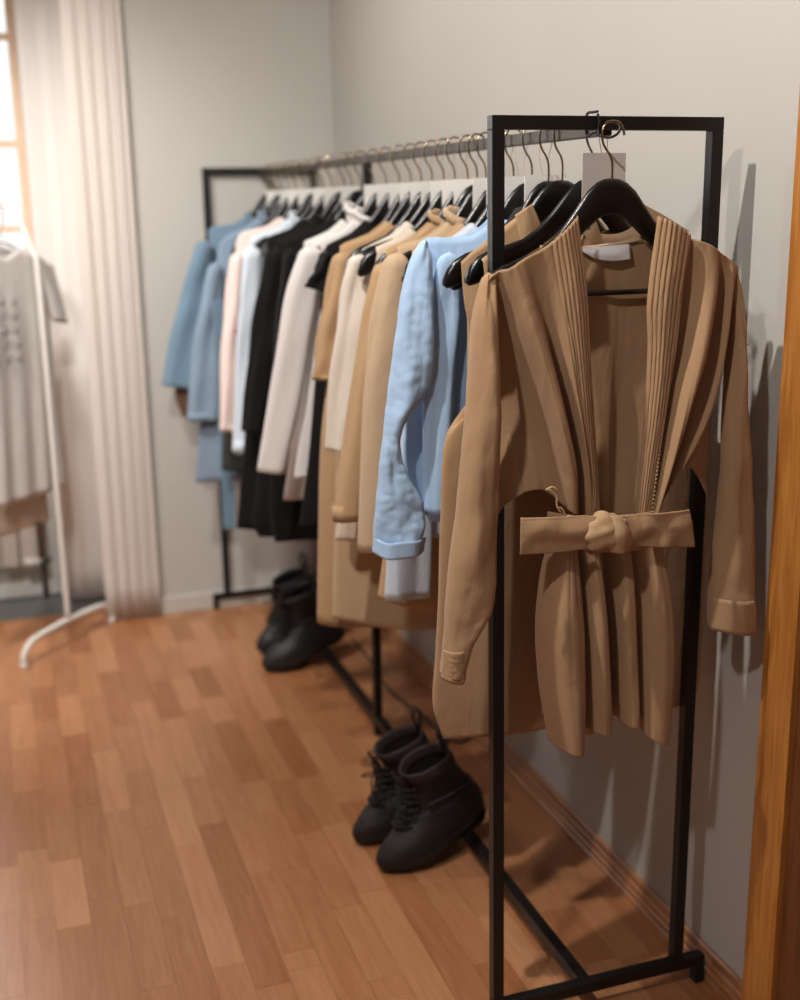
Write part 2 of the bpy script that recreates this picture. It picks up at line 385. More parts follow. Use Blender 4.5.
bv, bf = tube([(-.17, 0, -.171), (.17, 0, -.171)], .0042, 10); bm_ = bpy.data.meshes.new('crossbar'); bm_.from_pydata(bv, [], bf); bm_.materials.append(M['gloss']); bm_.polygons.foreach_set('use_smooth', [True]*len(bm_.polygons))
def hanger(y, label, rz=0.0, x=W/2, z=HTOP, scale=1.0, group='black hangers along the rail', flip=1, bar=True):
    r = empty('clothes_hanger', (x, y, z), label, 'hanger', group); r.rotation_euler = (0, 0, rz); r.scale = (flip, 1, 1)
    for nm, me in (('shoulder', hm), ('hook', km), ('crossbar', bm_)):
        if nm == 'crossbar' and not bar: continue
        o = bpy.data.objects.new(nm, me); C.objects.link(o); o.parent = r
        if nm == 'shoulder': o.scale = (scale, 1, 1)
        if nm == 'crossbar': o.scale = (scale, 1, 1)
    return r

# ------------------------------------------------------------------ garments on the rail
CX = W/2
def sh_z(dx):
    a = abs(dx)
    for (a0, b0, _), (a1, b1, _) in zip(OUT, OUT[1:]):
        if a <= a1: return HTOP+.004+b0+(b1-b0)*(a-a0)/(a1-a0)
    return HTOP+.004+OUT[-1][1]-(a-OUT[-1][0])*.55
def fold_fn(seed, amp, n=5):
    r = random.Random(seed); W4 = [(r.choice([n-2, n-1, n, n+1, n+2]), r.uniform(0, 6.28), r.uniform(-.8, .8), r.uniform(.5, 1)) for _ in range(4)]
    def f(s, v):
        a = 0
        for k, ph, dr, am in W4: a += am*math.sin(2*PI*k*s+ph+dr*v*2)
        a /= 2.2
        a = math.copysign(abs(a)**.8, a)
        return amp*a*min(1, .15+v*1.1)
    return f
def body(name, parent, mat, y, ledge, depth=.022, amp=.008, nf=5, seed=0, neck=.085, vneck=.05, hem=0.0, mirror=1.0, xr_max=.452, N=120, R=44, tp=3):
    """shell of a hanging garment; ledge: left outline from shoulder tip to hem as world (x,z)"""
    ff = fold_fn(seed, amp, nf); hwt = CX-ledge[0][0]
    Ls = [Vector((a, b)) for a, b in ledge]
    V = []
    for j in range(R):
        v = j/(R-1); p = crv(Ls, v); xl = p.x; hw = CX-xl; xr = min(CX+hw*mirror, xr_max)
        for i in range(N):
            th = 2*PI*i/N; c = math.cos(th); s = math.sin(th)
            xx = CX+(hw*c if c < 0 else (xr-CX)*c)
            c_ = math.copysign(abs(c)**.85, c)
            xx = CX+(hw*c_ if c_ < 0 else (xr-CX)*c_)
            zt = sh_z((CX-ledge[0][0])*c_) if j < R else 0
            if abs(xx-CX) < neck:
                q = 1-(abs(xx-CX)/neck)**1.6; zn = sh_z(neck)
                zt = zn-(vneck if s < 0 else .012)*q
            tipz = ledge[0][1]; zt = zt+(tipz-sh_z(hwt))*abs(c_)**tp
            hz = ledge[-1][1]-hem*(1-abs(c_)**2)
            vv = (tipz-p.y)/(tipz-ledge[-1][1])
            z = zt+(hz-zt)*vv
            d = (depth*min(1, .42+v*4))*math.copysign(abs(s)**.7, s)
            f = ff(i/N, v)*(.25+.75*abs(s))
            V.append((xx+f*c*.8, y+d+f*(1 if s > 0 else -1)*.9, z))
    o = solid(mesh(name, V, grid_faces(N, R, True), mat, parent), .0018, 1)
    return o
def sleeve(name, parent, mat, y, path, dep=.026, amp=.005, seed=0, N=48, R=46, fwd_=0.0, dy=0.0):
    """path: (x,z,halfwidth) from shoulder to cuff"""
    r = random.Random(seed); ph = [r.uniform(0, 6.28) for _ in range(6)]
    P = [Vector((a, b, c)) for a, b, c in path]; V = []
    for j in range(R):
        v = j/(R-1); p = crv(P, v); q = crv(P, min(1, v+.02)); q0 = crv(P, max(0, v-.02))
        t = Vector((q.x-q0.x, 0, q.y-q0.y)).normalized(); s = Vector((-t.z, 0, t.x))
        s = (s*.75+Vector((1, 0, 0))*.25*(1 if s.x > 0 else -1)).normalized() if abs(t.x) < .6 else s
        if s.x < 0: s = -s
        cp = 1 if v > .07 else max(.08, math.sqrt(max(0, 1-(1-v/.07)**2)))
        hw = p.z*cp; dd = dep*cp
        for i in range(N):
            th = 2*PI*i/N
            wr = amp*(math.sin(3*th+ph[0]+3*v)*.6+math.sin(2*th+ph[1]+14*v)*.35*math.exp(-((v-.5)/.3)**2)+.35*math.sin(5*th+ph[2]+4*v))*min(1, v*3+.1)
            ct, st = math.cos(th), math.sin(th)
            ct = math.copysign(abs(ct)**.8, ct)
            pos = Vector((p.x, y+dy*v, p.y))+s*(ct*(hw+wr))+Vector((0, st*(dd+wr), 0))
            V.append(pos)
    return solid(mesh(name, V, grid_faces(N, R, True), mat, parent), .0018, 1)
def cuff(parent, mat, y, x, z, hw, h=.03, dep=.028, tilt=0):
    V = []; N = 40
    for j, (zz, g) in enumerate([(z+h, .94), (z+h, .985), (z, .985), (z, .95), (z+h, .9)]):
        for i in range(N):
            th = 2*PI*i/N; c = math.cos(th); c = math.copysign(abs(c)**.8, c)
            V.append((x+c*(hw*g+.001)+tilt*(zz-z), y+math.sin(th)*(dep*g), zz+tilt*c*hw))
    return mesh('cuff', V, grid_faces(N, 5, True), mat, parent)
def collar(parent, mat, y, rx=.078, ry=.024, h=.034, gap=1.3, zo=0.0, lean=.012):
    V = []; N = 40
    for j in range(7):
        t = j/6; 
        for i in range(N):
            a = PI/2+(i/(N-1)-.5)*(2*PI-gap); c, s = math.cos(a), math.sin(a)
            zb_ = sh_z(rx)-.030+zo-(.03 if s < 0 else 0)*abs(s)
            up = math.sin(t*PI*.75); out = max(0, t-.45)*lean*1.2
            V.append((CX+c*(rx+out), y+s*(ry+out*.6), zb_+h*1.1*up+.006*noise.noise(Vector((c*3, s*3, y*9)))))
    return solid(mesh('collar', V, grid_faces(N, 7), mat, parent), .002)
def xz(px, py, y):
    p = at(px, py, y); return (p.x, p.z)
def edge_(y, pts): return [xz(a, b, y) for a, b in pts]
def spath(y, pts):
    """(px,py,width px) -> (x,z,half width)"""
    out = []
    for a, b, wd in pts:
        p = at(a, b, y); q = at(a+wd/2, b, y); out.append((p.x, p.z, q.x-p.x))
    return out
def mir(path, f=.85, xm=.45):
    return [(min(CX+(CX-a)*f, xm-c*.8), b, c*.8) for a, b, c in path]
def garment(name, label, cat, y, mat, ledge, sl=None, depth=.022, amp=.010, nf=5, seed=1, neck=.085, vneck=.05, hem=.02, coll=None, cuffs=None, sdep=.024, sy=-.012, srx=.078, group='clothes hanging along the rail', samp=.0075, slm=None, cmat=None, mirror=.9):
    r = empty(name, (CX, y, HTOP-.1), label, cat, group)
    body('body', r, mat, y, edge_(y, ledge), depth, amp, nf, seed, neck, vneck, hem, mirror)
    if sl:
        for k in (0, 1):
            p = spath(y+sy, sl); p = p if k == 0 else mir(p)
            sleeve('sleeve', r, slm or mat, y+sy, p, sdep, samp, seed+k*7)
            if cuffs: cuff(r, cmat or slm or mat, y+sy, p[-1][0], p[-1][1]-.002, p[-1][2], cuffs, sdep)
    if coll: collar(r, cmat or mat, y, rx=srx, h=coll)
    return r
HY = []
# far end, going towards the camera; pixel outlines are measured on each garment's own plane
g = garment('short_sleeved_shirt', 'faded blue short-sleeved shirt hanging last, at the far end of the rail', 'shirt', 2.40, M['denim'],
    [(208, 232), (210, 262), (208, 330), (205, 400), (206, 440)], [(205, 240, 18), (196, 285, 24), (188, 330, 30), (180, 387, 34)], seed=3, coll=.032, vneck=.07, sdep=.03, sy=-.03)
sleeve('sleeve_lining', g, M['brownl'], 2.385, spath(2.385, [(190, 370, 20), (188, 395, 25), (190, 416, 14)]), .02, .002, 3, R=16)
g = garment('rolled_sleeve_shirt', 'slate blue shirt with rolled sleeves, second from the far end', 'shirt', 2.20, M['denim2'],
    [(218, 250), (213, 300), (206, 360), (199, 430), (195, 483)], [(216, 262, 14), (210, 310, 20), (205, 370, 27), (204, 420, 30)], seed=4, coll=.036, hem=-.01, cuffs=.03, vneck=.08, sy=-.02)
box('long_panel', (at(224, 530, 2.12).x, at(236, 530, 2.12).x, 2.118, 2.128, at(230, 529, 2.12).z, at(230, 300, 2.12).z), M['denim'], g, .003)
garment('knit_top', 'dark charcoal long top squeezed behind the pale pink sweater', 'top', 2.02, M['charc'],
    [(231, 252), (226, 320), (224, 400), (222, 470)], seed=5, depth=.018)
g = garment('sweater', 'pale pink sweater with a tiny red mark on its sleeve', 'sweater', 1.90, M['pink'],
    [(236, 242), (234, 300), (232, 360), (232, 410)], [(237, 252, 12), (234, 300, 16), (231, 360, 18), (229, 430, 17)], seed=6, vneck=.03, sy=-.02, cuffs=.02)
hp = at(237, 332, 1.845)
mesh('red_mark', [hp+Vector((a*.008, 0, b*.009)) for a, b in ((0, -1), (.9, .1), (.8, .8), (.3, .9), (0, .5), (-.3, .9), (-.8, .8), (-.9, .1))], [tuple(range(8))], M['red'], g, smooth=False)['label'] = 'small red embroidered mark'
g = garment('striped_blue_shirt', 'bluish white shirt with plain cuff, just in front of the pink sweater', 'shirt', 1.77, M['wblue'],
    [(250, 240), (249, 300), (246, 350), (244, 400)], [(253, 246, 18), (251, 300, 22), (247, 370, 20), (243, 452, 17)], seed=8, coll=.036, cuffs=.04, sy=-.02)
garment('long_dress', 'black dress hanging between the bluish shirt and the white shirts, farther one', 'dress', 1.60, M['blackc'],
    [(267, 238), (258, 300), (250, 380), (243, 460), (237, 528)], seed=9, depth=.03, hem=.02)
garment('long_coat', 'black coat with narrow collar and sleeve ending above its hem, behind white shirts', 'coat', 1.48, M['blackc'],
    [(277, 240), (270, 300), (262, 400), (257, 480), (252, 520), (258, 536)], [(276, 248, 16), (268, 310, 22), (261, 370, 24), (254, 432, 22)], seed=10, coll=.034, depth=.03, hem=.0)
garment('black_blouse', 'black blouse just behind the two white shirts', 'blouse', 1.33, M['blackc'],
    [(285, 240), (283, 300), (276, 400), (270, 500), (275, 541)], [(290, 248, 12), (286, 310, 16), (280, 380, 18), (277, 440, 18)], seed=11, coll=.03, depth=.028, hem=.0)
garment('white_shirt', 'white shirt with high round collar, the farther of two white shirts', 'shirt', 1.22, M['whitec'],
    [(304, 242), (302, 300), (296, 400), (290, 450), (283, 500)], None, seed=12, coll=.05, depth=.024, hem=-.004, srx=.072)
garment('white_shirt', 'white shirt with wide straight sleeve, the nearer of two white shirts', 'shirt', 1.12, M['whitec'],
    [(312, 242), (311, 300), (304, 380), (298, 440), (294, 478)], [(314, 246, 24), (300, 300, 31), (288, 380, 32), (271, 472, 28)], seed=13, coll=.045, depth=.024, hem=-.01, sy=-.028, samp=.003)
garment('ruffled_blouse', 'black blouse with flounced sleeve beside the white shirt', 'blouse', 1.02, M['blackc'],
    [(326, 246), (322, 300), (315, 380), (308, 460), (299, 527)], [(326, 252, 10), (324, 265, 14), (320, 280, 22), (316, 290, 24)], seed=14, depth=.03, hem=.0, nf=8, amp=.006)
garment('short_sleeved_dress', 'tan dress with short sleeve and seamed shoulder behind the cream coat', 'dress', .87, M['tanb'],
    [(340, 246), (336, 300), (327, 380), (320, 450), (318, 540), (317, 622)], [(343, 252, 18), (337, 300, 24), (330, 350, 28), (327, 378, 29)], seed=15, depth=.034, hem=.03, cuffs=.012)
g = garment('wrap_skirt', 'sand coloured pleated skirt on a hanger, hem near the floor bar', 'skirt', .80, M['tanc'],
    [(350, 300), (340, 380), (337, 480), (335, 560), (334, 618)], seed=16, depth=.034, amp=.012, hem=.045, nf=4)
garment('linen_coat', 'cream coat with split sleeve end, farther of the two cream ones', 'coat', .73, M['cream2'],
    [(362, 250), (358, 320), (350, 400), (340, 480), (337, 520)], [(360, 254, 20), (354, 300, 26), (346, 380, 30), (339, 450, 27)], seed=17, depth=.026, hem=.0)
garment('cream_jumpsuit', 'cream sleeveless long top whose hanger end shows beside its strap', 'top', .665, M['cream'],
    [(376, 247), (370, 320), (362, 400), (345, 480), (336, 540)], seed=18, depth=.022, hem=.015, neck=.1, vneck=.06)
garment('trench_coat', 'tan coat with straight sleeve ending in a deep cuff, farther of the tan coats', 'coat', .595, M['tanb'],
    [(385, 250), (380, 320), (372, 400), (364, 480), (360, 545)], [(382, 262, 14), (373, 320, 20), (363, 400, 25), (348, 519, 30)], seed=19, coll=.04, depth=.026, hem=.005, cuffs=.035, sy=-.02, samp=.003)
garment('trench_coat', 'sand coloured coat with crinkled collar directly behind the light blue shirt', 'coat', .50, M['tanl'],
    [(398, 246), (396, 320), (390, 400), (380, 480), (374, 548)], [(398, 252, 24), (388, 320, 32), (380, 400, 32), (372, 550, 30)], seed=20, coll=.05, depth=.026, hem=.0, sy=-.015, samp=.003, srx=.082)
garment('long_coat', 'tan flared coat whose hem shows below the light blue shirt', 'coat', .43, M['tanb'],
    [(412, 250), (410, 340), (400, 440), (385, 540), (377, 598)], seed=21, depth=.026, hem=.05, nf=4)
garment('pale_shirt', 'pale grey-blue shirt with its cuff below the light blue shirt', 'shirt', .37, M['gblue'],
    [(418, 246), (420, 320), (414, 400), (408, 480), (404, 540)], [(424, 256, 20), (420, 330, 30), (412, 460, 38), (406, 598, 42)], seed=22, depth=.02, hem=.0, sdep=.018, sy=-.012)
MT = None; rb = None; YR = -.085
def rsleeve(nm, L_, R_, dmid, bulge, seed, bot_in=0, nv=90, nu=64, Y=None, mat=None, par=None, cap=0.0, wk=0.0):
    """closed tube between a left and a right outline"""
    Y = YR if Y is None else Y
    A = [Vector((*q, 0)) for q in L_]; B = [Vector((*q, 0)) for q in R_]; V = []
    r = random.Random(seed); ph = [r.uniform(0, 6.28) for _ in range(5)]
    for j in range(nv):
        v = j/(nv-1); a = crv(A, v); b = crv(B, v); pa = at(a.x, a.y, Y); pb = at(b.x, b.y, Y); c = (pa+pb)/2; h = (pb-pa)/2
        D = crv([Vector((q, 0, 0)) for q in dmid], v).x*.01; G = crv([Vector((q, 0, 0)) for q in bulge], v).x*.01
        if cap and v < cap:
            q_ = max(.06, math.sqrt(1-(1-v/cap)**2)); h = h*q_; G *= q_
        for i in range(nu):
            th = 2*PI*i/nu; ct, s_ = math.cos(th), math.sin(th)
            wr = .0022*math.sin(2.0*th*1+ph[0]+9*v)+.0016*math.sin(3*th+ph[1]-15*v)+.0018*noise.noise(Vector((ct*2, s_*2, v*9+seed)))
            rad = math.copysign(abs(ct)**.9, ct)
            q = c+h*rad*(1+wr*6)+Vector((0, -D+s_*(G+wr*1.6), 0))
            if wk:
                nn = noise.noise(Vector((q.x*26, q.y*8, q.z*20+seed)))+.6*abs(noise.noise(Vector((q.x*40+5, q.y*12, q.z*55))))
                q = q+Vector((ct*.5, s_, 0))*wk*nn*(.35+v*.9)
            V.append(q)
    return solid(mesh(nm, V, grid_faces(nu, nv, True), mat or MT, par or rb), .0018)
# light blue shirt: large, in focus
yb = .29
g = empty('light_blue_shirt', (CX, yb, HTOP-.1), 'light blue shirt with long wide sleeve, rumpled at the cuff, beside the near upright', 'shirt')
body('body', g, M['lblue'], yb, edge_(yb, [(424, 240), (428, 320), (408, 400), (404, 470), (428, 521)]), .028, .009, 4, 31, .075, .06, .0)
rsleeve('sleeve', [(420, 238), (405, 280), (396, 330), (388, 385), (382, 430), (378, 470), (375, 510), (372, 551)],
        [(430, 242), (431, 280), (431, 330), (429, 383), (399, 430), (403, 470), (422, 510), (418, 549)],
        [0, .3, .6, .8, 1.0, 1.0, .9, .9], [1.6, 2.4, 2.6, 2.6, 2.0, 2.2, 2.4, 2.4], 32, Y=yb-.045, mat=M['lblue'], par=g, cap=.07, wk=.006, nu=90, nv=150)
p = spath(yb-.04, [(424, 243, 22), (412, 290, 40), (406, 340, 46), (402, 400, 46), (399, 470, 46), (396, 543, 46)])
sleeve('sleeve', g, M['lblue'], yb-.03, mir(p), .022, .006, 33)
collar(g, M['lblue'], yb, h=.04)
solid(mesh('cuff', *net(pn([[(372.5, 536, .8), (371, 551, .8)], [(381, 538, 3.7), (380, 554, 3.7)], [(396, 536, 4.1), (395, 553, 4.1)], [(411, 536, 3.6), (410, 551, 3.6)], [(424, 536, .8), (422, 550, .8)]], yb-.045), 24, 8), M['lblue'], g), .002)
p = spath(yb-.055, [(452, 252, 22), (446, 320, 30), (442, 400, 30), (438, 515, 24)])
sleeve('front_panel', g, M['lblue'], yb-.045, p, .012, .004, 35)

# tan sleeveless coats (vests)
def strap(parent, mat, Y, pts, nu=24, nv=30, fn=None, nm='strap'):
    return solid(mesh(nm, *net(pn(pts, Y), nu, nv, fn), mat, parent), .002)
yv = .17
g = empty('sleeveless_coat', (CX, yv, HTOP-.1), 'tan sleeveless coat with pointed lapels on its own hanger, second behind the belted robe', 'coat')
strap(g, M['tanb'], yv-.012, [[(461, 262, 0), (464, 300, 0), (470, 340, 0), (474, 420, 0), (470, 560, 0)], [(470, 252, .6), (474, 300, .4), (480, 340, .4), (484, 420, .8), (480, 560, 1)], [(478, 246, .8), (484, 300, .6), (490, 340, .6), (500, 420, 0), (500, 560, 0)], [(500, 228, .8), (504, 300, .8), (510, 340, .8), (520, 420, .8), (525, 560, 1)], [(528, 207, .9), (540, 250, 1), (548, 330, .6), (560, 420, .6), (570, 560, 0)]], 40, 40, nm='front_panel')
strap(g, M['tanb'], yv-.028, [[(515, 215, 0), (520, 240, .2), (526, 270, 0)], [(524, 208, .6), (531, 230, .7), (538, 262, .4)], [(531, 204, .2), (538, 222, .6), (545, 250, .5)]], 14, 20, nm='lapel')
body('back_panel', g, M['tanb'], yv+.012, edge_(yv, [(466, 262), (470, 330), (468, 430), (462, 560), (458, 600)]), .010, .005, 5, 41, .075, .0, .0)
yg = .222
garment('charcoal_jacket', 'dark charcoal jacket glimpsed through the neckline of the belted robe', 'jacket', yg, M['charc'],
    [(478, 262), (480, 330), (484, 450), (490, 560)], seed=42, depth=.012, amp=.004, neck=.06, vneck=.0, coll=.02)
yv = .062
g = empty('sleeveless_coat', (CX, yv, HTOP-.1), 'long tan sleeveless coat directly behind the belted robe, hem wider than the robe', 'coat')
body('coat_body', g, M['tan'], yv, edge_(yv, [(476, 420), (447, 437), (441, 520), (439, 600), (436, 660), (434, 706), (444, 738)]), .026, .010, 3, 43, .075, .0, .0, mirror=.92, R=60, tp=.7)
strap(g, M['tanb'], yv-.012, [[(478, 262, 0), (482, 300, 0), (484, 360, 0), (476, 440, 0)], [(484, 256, .6), (490, 300, .6), (498, 360, .6), (494, 440, 1)], [(500, 244, .5), (506, 300, .5), (512, 360, .6), (512, 440, .8)]], 16, 24)
strap(g, M['tan'], yv+.012, [[(556, 250, 0), (556, 300, 0), (556, 420, 0)], [(590, 236, 0), (590, 300, 0), (590, 420, 0)], [(612, 228, 0), (612, 300, 0), (612, 420, 0)], [(640, 216, 0), (640, 300, 0), (640, 420, 0)], [(668, 228, 0), (668, 300, 0), (668, 420, 0)], [(694, 244, 0), (700, 300, 0), (700, 420, 0)]], 30, 24, nm='back_panel')
solid(mesh('neck_facing', *net(pn([[(578, 226, 0), (584, 236, .3), (592, 246, .4)], [(600, 234, .3), (604, 238, .7), (606, 244, .6)], [(622, 232, .3), (624, 237, .6), (626, 243, .6)], [(648, 216, 0), (652, 224, .3), (656, 232, .4)]], yv-.012), 24, 10), M['tanl'], g), .002)
solid(mesh('shoulder_piece', *net(pn([[(640, 203, 0), (642, 214, .6), (646, 226, .8)], [(664, 216, 0), (664, 226, .7), (668, 238, .8)], [(688, 231, 0), (686, 240, .6), (688, 250, .6)]], yv-.012), 16, 10), M['tanc'], g), .003)

# hangers on the rail and their white cards
names = {2.40: 'far blue short-sleeved shirt', 2.20: 'slate blue rolled-sleeve shirt', 2.02: 'dark charcoal top', 1.90: 'pale pink sweater', 1.77: 'bluish white shirt',
         1.60: 'farther black dress', 1.48: 'black coat', 1.33: 'black blouse behind white shirts', 1.22: 'high-collared white shirt', 1.12: 'wide-sleeved white shirt', 1.02: 'flounced black blouse',
         .87: 'short-sleeved tan dress', .80: 'sand coloured skirt', .73: 'cream coat with split sleeve', .665: 'cream sleeveless top', .595: 'tan coat with deep cuff', .50: 'sand coat with crinkled collar',
         .43: 'flared tan coat', .37: 'pale grey-blue shirt', .29: 'light blue shirt', .222: 'charcoal jacket', .17: 'tan coat with lapels', .062: 'long tan sleeveless coat'}
SPAN = {.17: .95, .222: .86, .29: .98, .062: .96, .665: .98, .73: .98}
for y, nm in names.items():
    hh = hanger(y, 'black lacquered hanger holding the '+nm, rz=rnd.uniform(-.05, .05), scale=SPAN.get(y, .93))
    hh.rotation_euler.y = {.17: .035, .062: .09}.get(y, 0)
for y, nm in ((2.30, 'blue shirts'), (2.11, 'slate blue shirt and charcoal top'), (1.70, 'bluish shirt and black dress'), (1.41, 'black coat and black blouse'), (.94, 'flounced blouse and tan dress'), (.545, 'two tan coats')):
    hanger(y, 'empty black hanger between the '+nm, rz=rnd.uniform(-.06, .06), scale=.86)
def card(y, x, z, wdt, h, label, rz=0):
    r = empty('price_card', (x, y, z), label, 'tag', 'white cards hanging from the hangers'); r.rotation_euler = (0, 0, rz)
    v, f = boxv(-wdt/2, wdt/2, -.001, .001, -h, 0); o = mesh('card', v, f, M['card'], None, smooth=False); o.parent = r
    v, f = tube([(-.004, 0, -.004), (-.012, 0, .03), (-.010, 0, 1.575-z), (0, 0, 1.598-z), (.012, 0, 1.575-z), (.006, 0, .03), (.004, 0, -.004)], .0006, 5, res=24)
    o = mesh('string', v, f, M['thread'], None); o.parent = r
pc = at(604, 153, .075)
card(.0235, pc.x-.027, pc.z-.002, .076, .085, 'white card on a string behind the hook of the belted robe')
for i, y in enumerate([.235, .335, .40, .47, .565, .63, .70, .765, .83, .90, .98, 1.07, 1.17, 1.38, 1.55, 1.66, 1.83, 1.96, 2.07, 2.26]):
    card(y+.0, CX+.0, HTOP+.010, .08, .09, 'white card hanging low between hangers, '+['nearest', 'second nearest', 'third nearest', 'fourth nearest', 'fifth nearest', 'sixth nearest', 'seventh nearest', 'eighth nearest', 'ninth nearest', 'tenth nearest', 'eleventh nearest', 'twelfth nearest', 'by the middle post', 'just past the middle post', 'second past the middle post', 'third past the middle post', 'above the bluish shirt', 'behind the pink sweater', 'above the charcoal top', 'farthest'][i], rz=rnd.uniform(-.2, .2))

# ------------------------------------------------------------------ the belted robe on the front frame
YR = -.085
rb = empty('belted_robe', (.17, YR, 1.3), 'tan belted robe with pleated lapels on the near frame', 'robe')
MT = M['tan']
rng = random.Random(5)
def micro(a=.0012, s=30, z=0.0):
    return lambda u, v: Vector((0, a*noise.noise(Vector((u*s*.35, v*s*.12, z))), 0))
def pane(nm, curves, nu=70, nv=90, ex=None, mat=None, Y=YR, th=.0018, lab=None):
    if nm in ('front_panel', 'skirt'):
        kk = 1.75 if nm == 'front_panel' else 1.3; fr = nm == 'front_panel'; ex = (lambda u, v: Vector((0, -.0042*min(1, v*1.3)*abs(math.sin(PI*(9*u+.4*math.sin(4*v))))**.7+.0016*noise.noise(Vector((u*12, v*3, 2))), 0))) if fr else (lambda u, v: Vector((0, -.0022*(1-.6*v)*abs(math.sin(PI*22*u))+.0022*noise.noise(Vector((u*14, v*4, 3))), 0))); curves = [[(a, b, 1+(c-1)*kk) for a, b, c in q] for q in curves]
    o = solid(mesh(nm, *net(pn(curves, Y), nu, nv, ex or micro()), mat or MT, rb), th)
    if lab: o['label'] = lab
    return o
# inside of the back
pane('back_panel', [[(552, 246, -4), (548, 300, -3.6), (556, 380, -3), (566, 450, -2.4), (574, 520, -1.2)],
                    [(583, 249, -4), (582, 300, -4), (588, 380, -3.4), (592, 450, -3.2), (596, 520, -1.8)],
                    [(600, 249, -4), (598, 300, -3.8), (600, 380, -2.6), (603, 450, -1.6), (606, 520, -1.2)],
                    [(618, 247, -4), (618, 300, -3.6), (616, 380, -2.4), (612, 450, -1.4), (610, 520, -1.2)],
                    [(634, 244, -4), (634, 300, -4), (628, 380, -3.6), (620, 450, -3.4), (616, 520, -2)],
                    [(650, 240, -4), (650, 300, -4), (644, 380, -3.8), (636, 450, -3.6), (628, 520, -2)],
                    [(684, 250, -4), (684, 300, -4), (676, 380, -3), (664, 450, -2.6), (650, 520, -1.4)]], 70, 60)
pane('lit_neck_edge', [[(566, 250, -3.6), (567, 254, -3.5)], [(600, 247, -3.9), (600, 250.5, -3.7)], [(630, 243, -3.9), (630, 246.5, -3.7)], [(656, 236, -3.6), (657, 240, -3.5)]], 24, 4, mat=M['tanl'], th=.003)  # paler strip paints the light caught along the back neck edge
# left front with folds running from the shoulder to the waist
pane('front_panel', [
    [(484, 282, 1.0), (487, 330, -1.6), (490, 385, -2.8), (491, 430, -2.6), (491, 490, -2.0), (490, 540, -1.0)],
    [(486, 276, 1.6), (494, 332, -3.0), (500, 388, -3.6), (503, 432, -3.2), (503, 475, -2.4), (503, 518, -1.0)],
    [(489, 273, 1.7), (500, 328, -2.2), (512, 385, -3.0), (518, 428, -2.4), (519, 462, -1.4), (516, 501, -.4)],
    [(494, 270, 1.6), (508, 325, -.2), (523, 382, -1.6), (531, 425, -1.6), (535, 458, -.9), (537, 491, -.2)],
    [(499, 268, 2.2), (514, 324, 1.9), (530, 380, 1.2), (541, 424, .6), (546, 458, .2), (551, 494, 0)],
    [(505, 265, 2.2), (522, 322, 2.8), (538, 378, 3.0), (549, 424, 3.0), (557, 462, 2.6), (563, 508, 1.6)],
    [(512, 261, 1.9), (531, 320, 2.2), (547, 378, 2.4), (558, 426, 2.4), (566, 466, 2.2), (571, 512, 1.6)],
    [(521, 256, 1.8), (540, 318, .9), (554, 378, .2), (564, 428, -.4), (571, 470, -.4), (577, 514, 0)],
    [(532, 250, 1.8), (547, 314, 1.2), (559, 376, .8), (569, 430, .4), (576, 474, .3), (581, 515, .5)],
    [(541, 244, 1.9), (553, 308, 1.9), (563, 370, 2.1), (573, 430, 2.2), (580, 476, 2), (585, 516, 1.5)],
    [(550, 238, 1.8), (557, 300, 2.0), (566, 362, 2.2), (576, 430, 1.7), (583, 478, 1.4), (588, 517, 1)]], 130, 110)
# right front
pane('front_panel', [
    [(679, 236, 1.8), (672, 290, 2.0), (666, 345, 2.0), (660, 400, 1.6), (652, 455, 1.4), (643, 512, 1.2)],
    [(683, 238, 1.6), (679, 292, .6), (671, 348, .2), (663, 400, -.2), (654, 456, 0), (645, 513, .6)],
    [(690, 240, 1.8), (688, 290, 1.2), (678, 346, 1.2), (667, 398, 1.4), (657, 455, 1.4), (646, 513, 1.4)],
    [(698, 243, 2.0), (697, 288, 2.2), (686, 345, 2.9), (673, 398, 3.0), (660, 456, 2.6), (648, 513, 1.8)],
    [(706, 248, 2.0), (706, 286, 2.2), (696, 344, 2.4), (681, 398, 2.2), (665, 456, 1.8), (650, 512, 1.2)],
    [(713, 253, 1.8), (713, 286, .8), (703, 344, 0), (688, 398, -.2), (670, 456, 0), (652, 511, .4)],
    [(719, 257, 1.8), (719, 288, .9), (710, 344, .6), (695, 398, .8), (676, 452, 1.2), (654, 507, 1.2)],
    [(724, 261, 1.9), (723, 292, 1.8), (716, 346, 1.9), (703, 400, 2.0), (682, 450, 1.8), (656, 501, 1.0)],
    [(728, 265, 1.8), (727, 300, 1.0), (721, 352, .6), (712, 404, .2), (694, 444, .2), (672, 474, .4)],
    [(730, 269, 1.6), (729, 310, -.8), (724, 362, -1.2), (718, 412, -1.0), (708, 448, 0), (690, 468, .6)],
    [(732, 275, 1.4), (731, 330, -2.2), (728, 380, -2.6), (725, 430, -2.4), (722, 470, -1.8), (716, 502, -1.0)]], 130, 110)
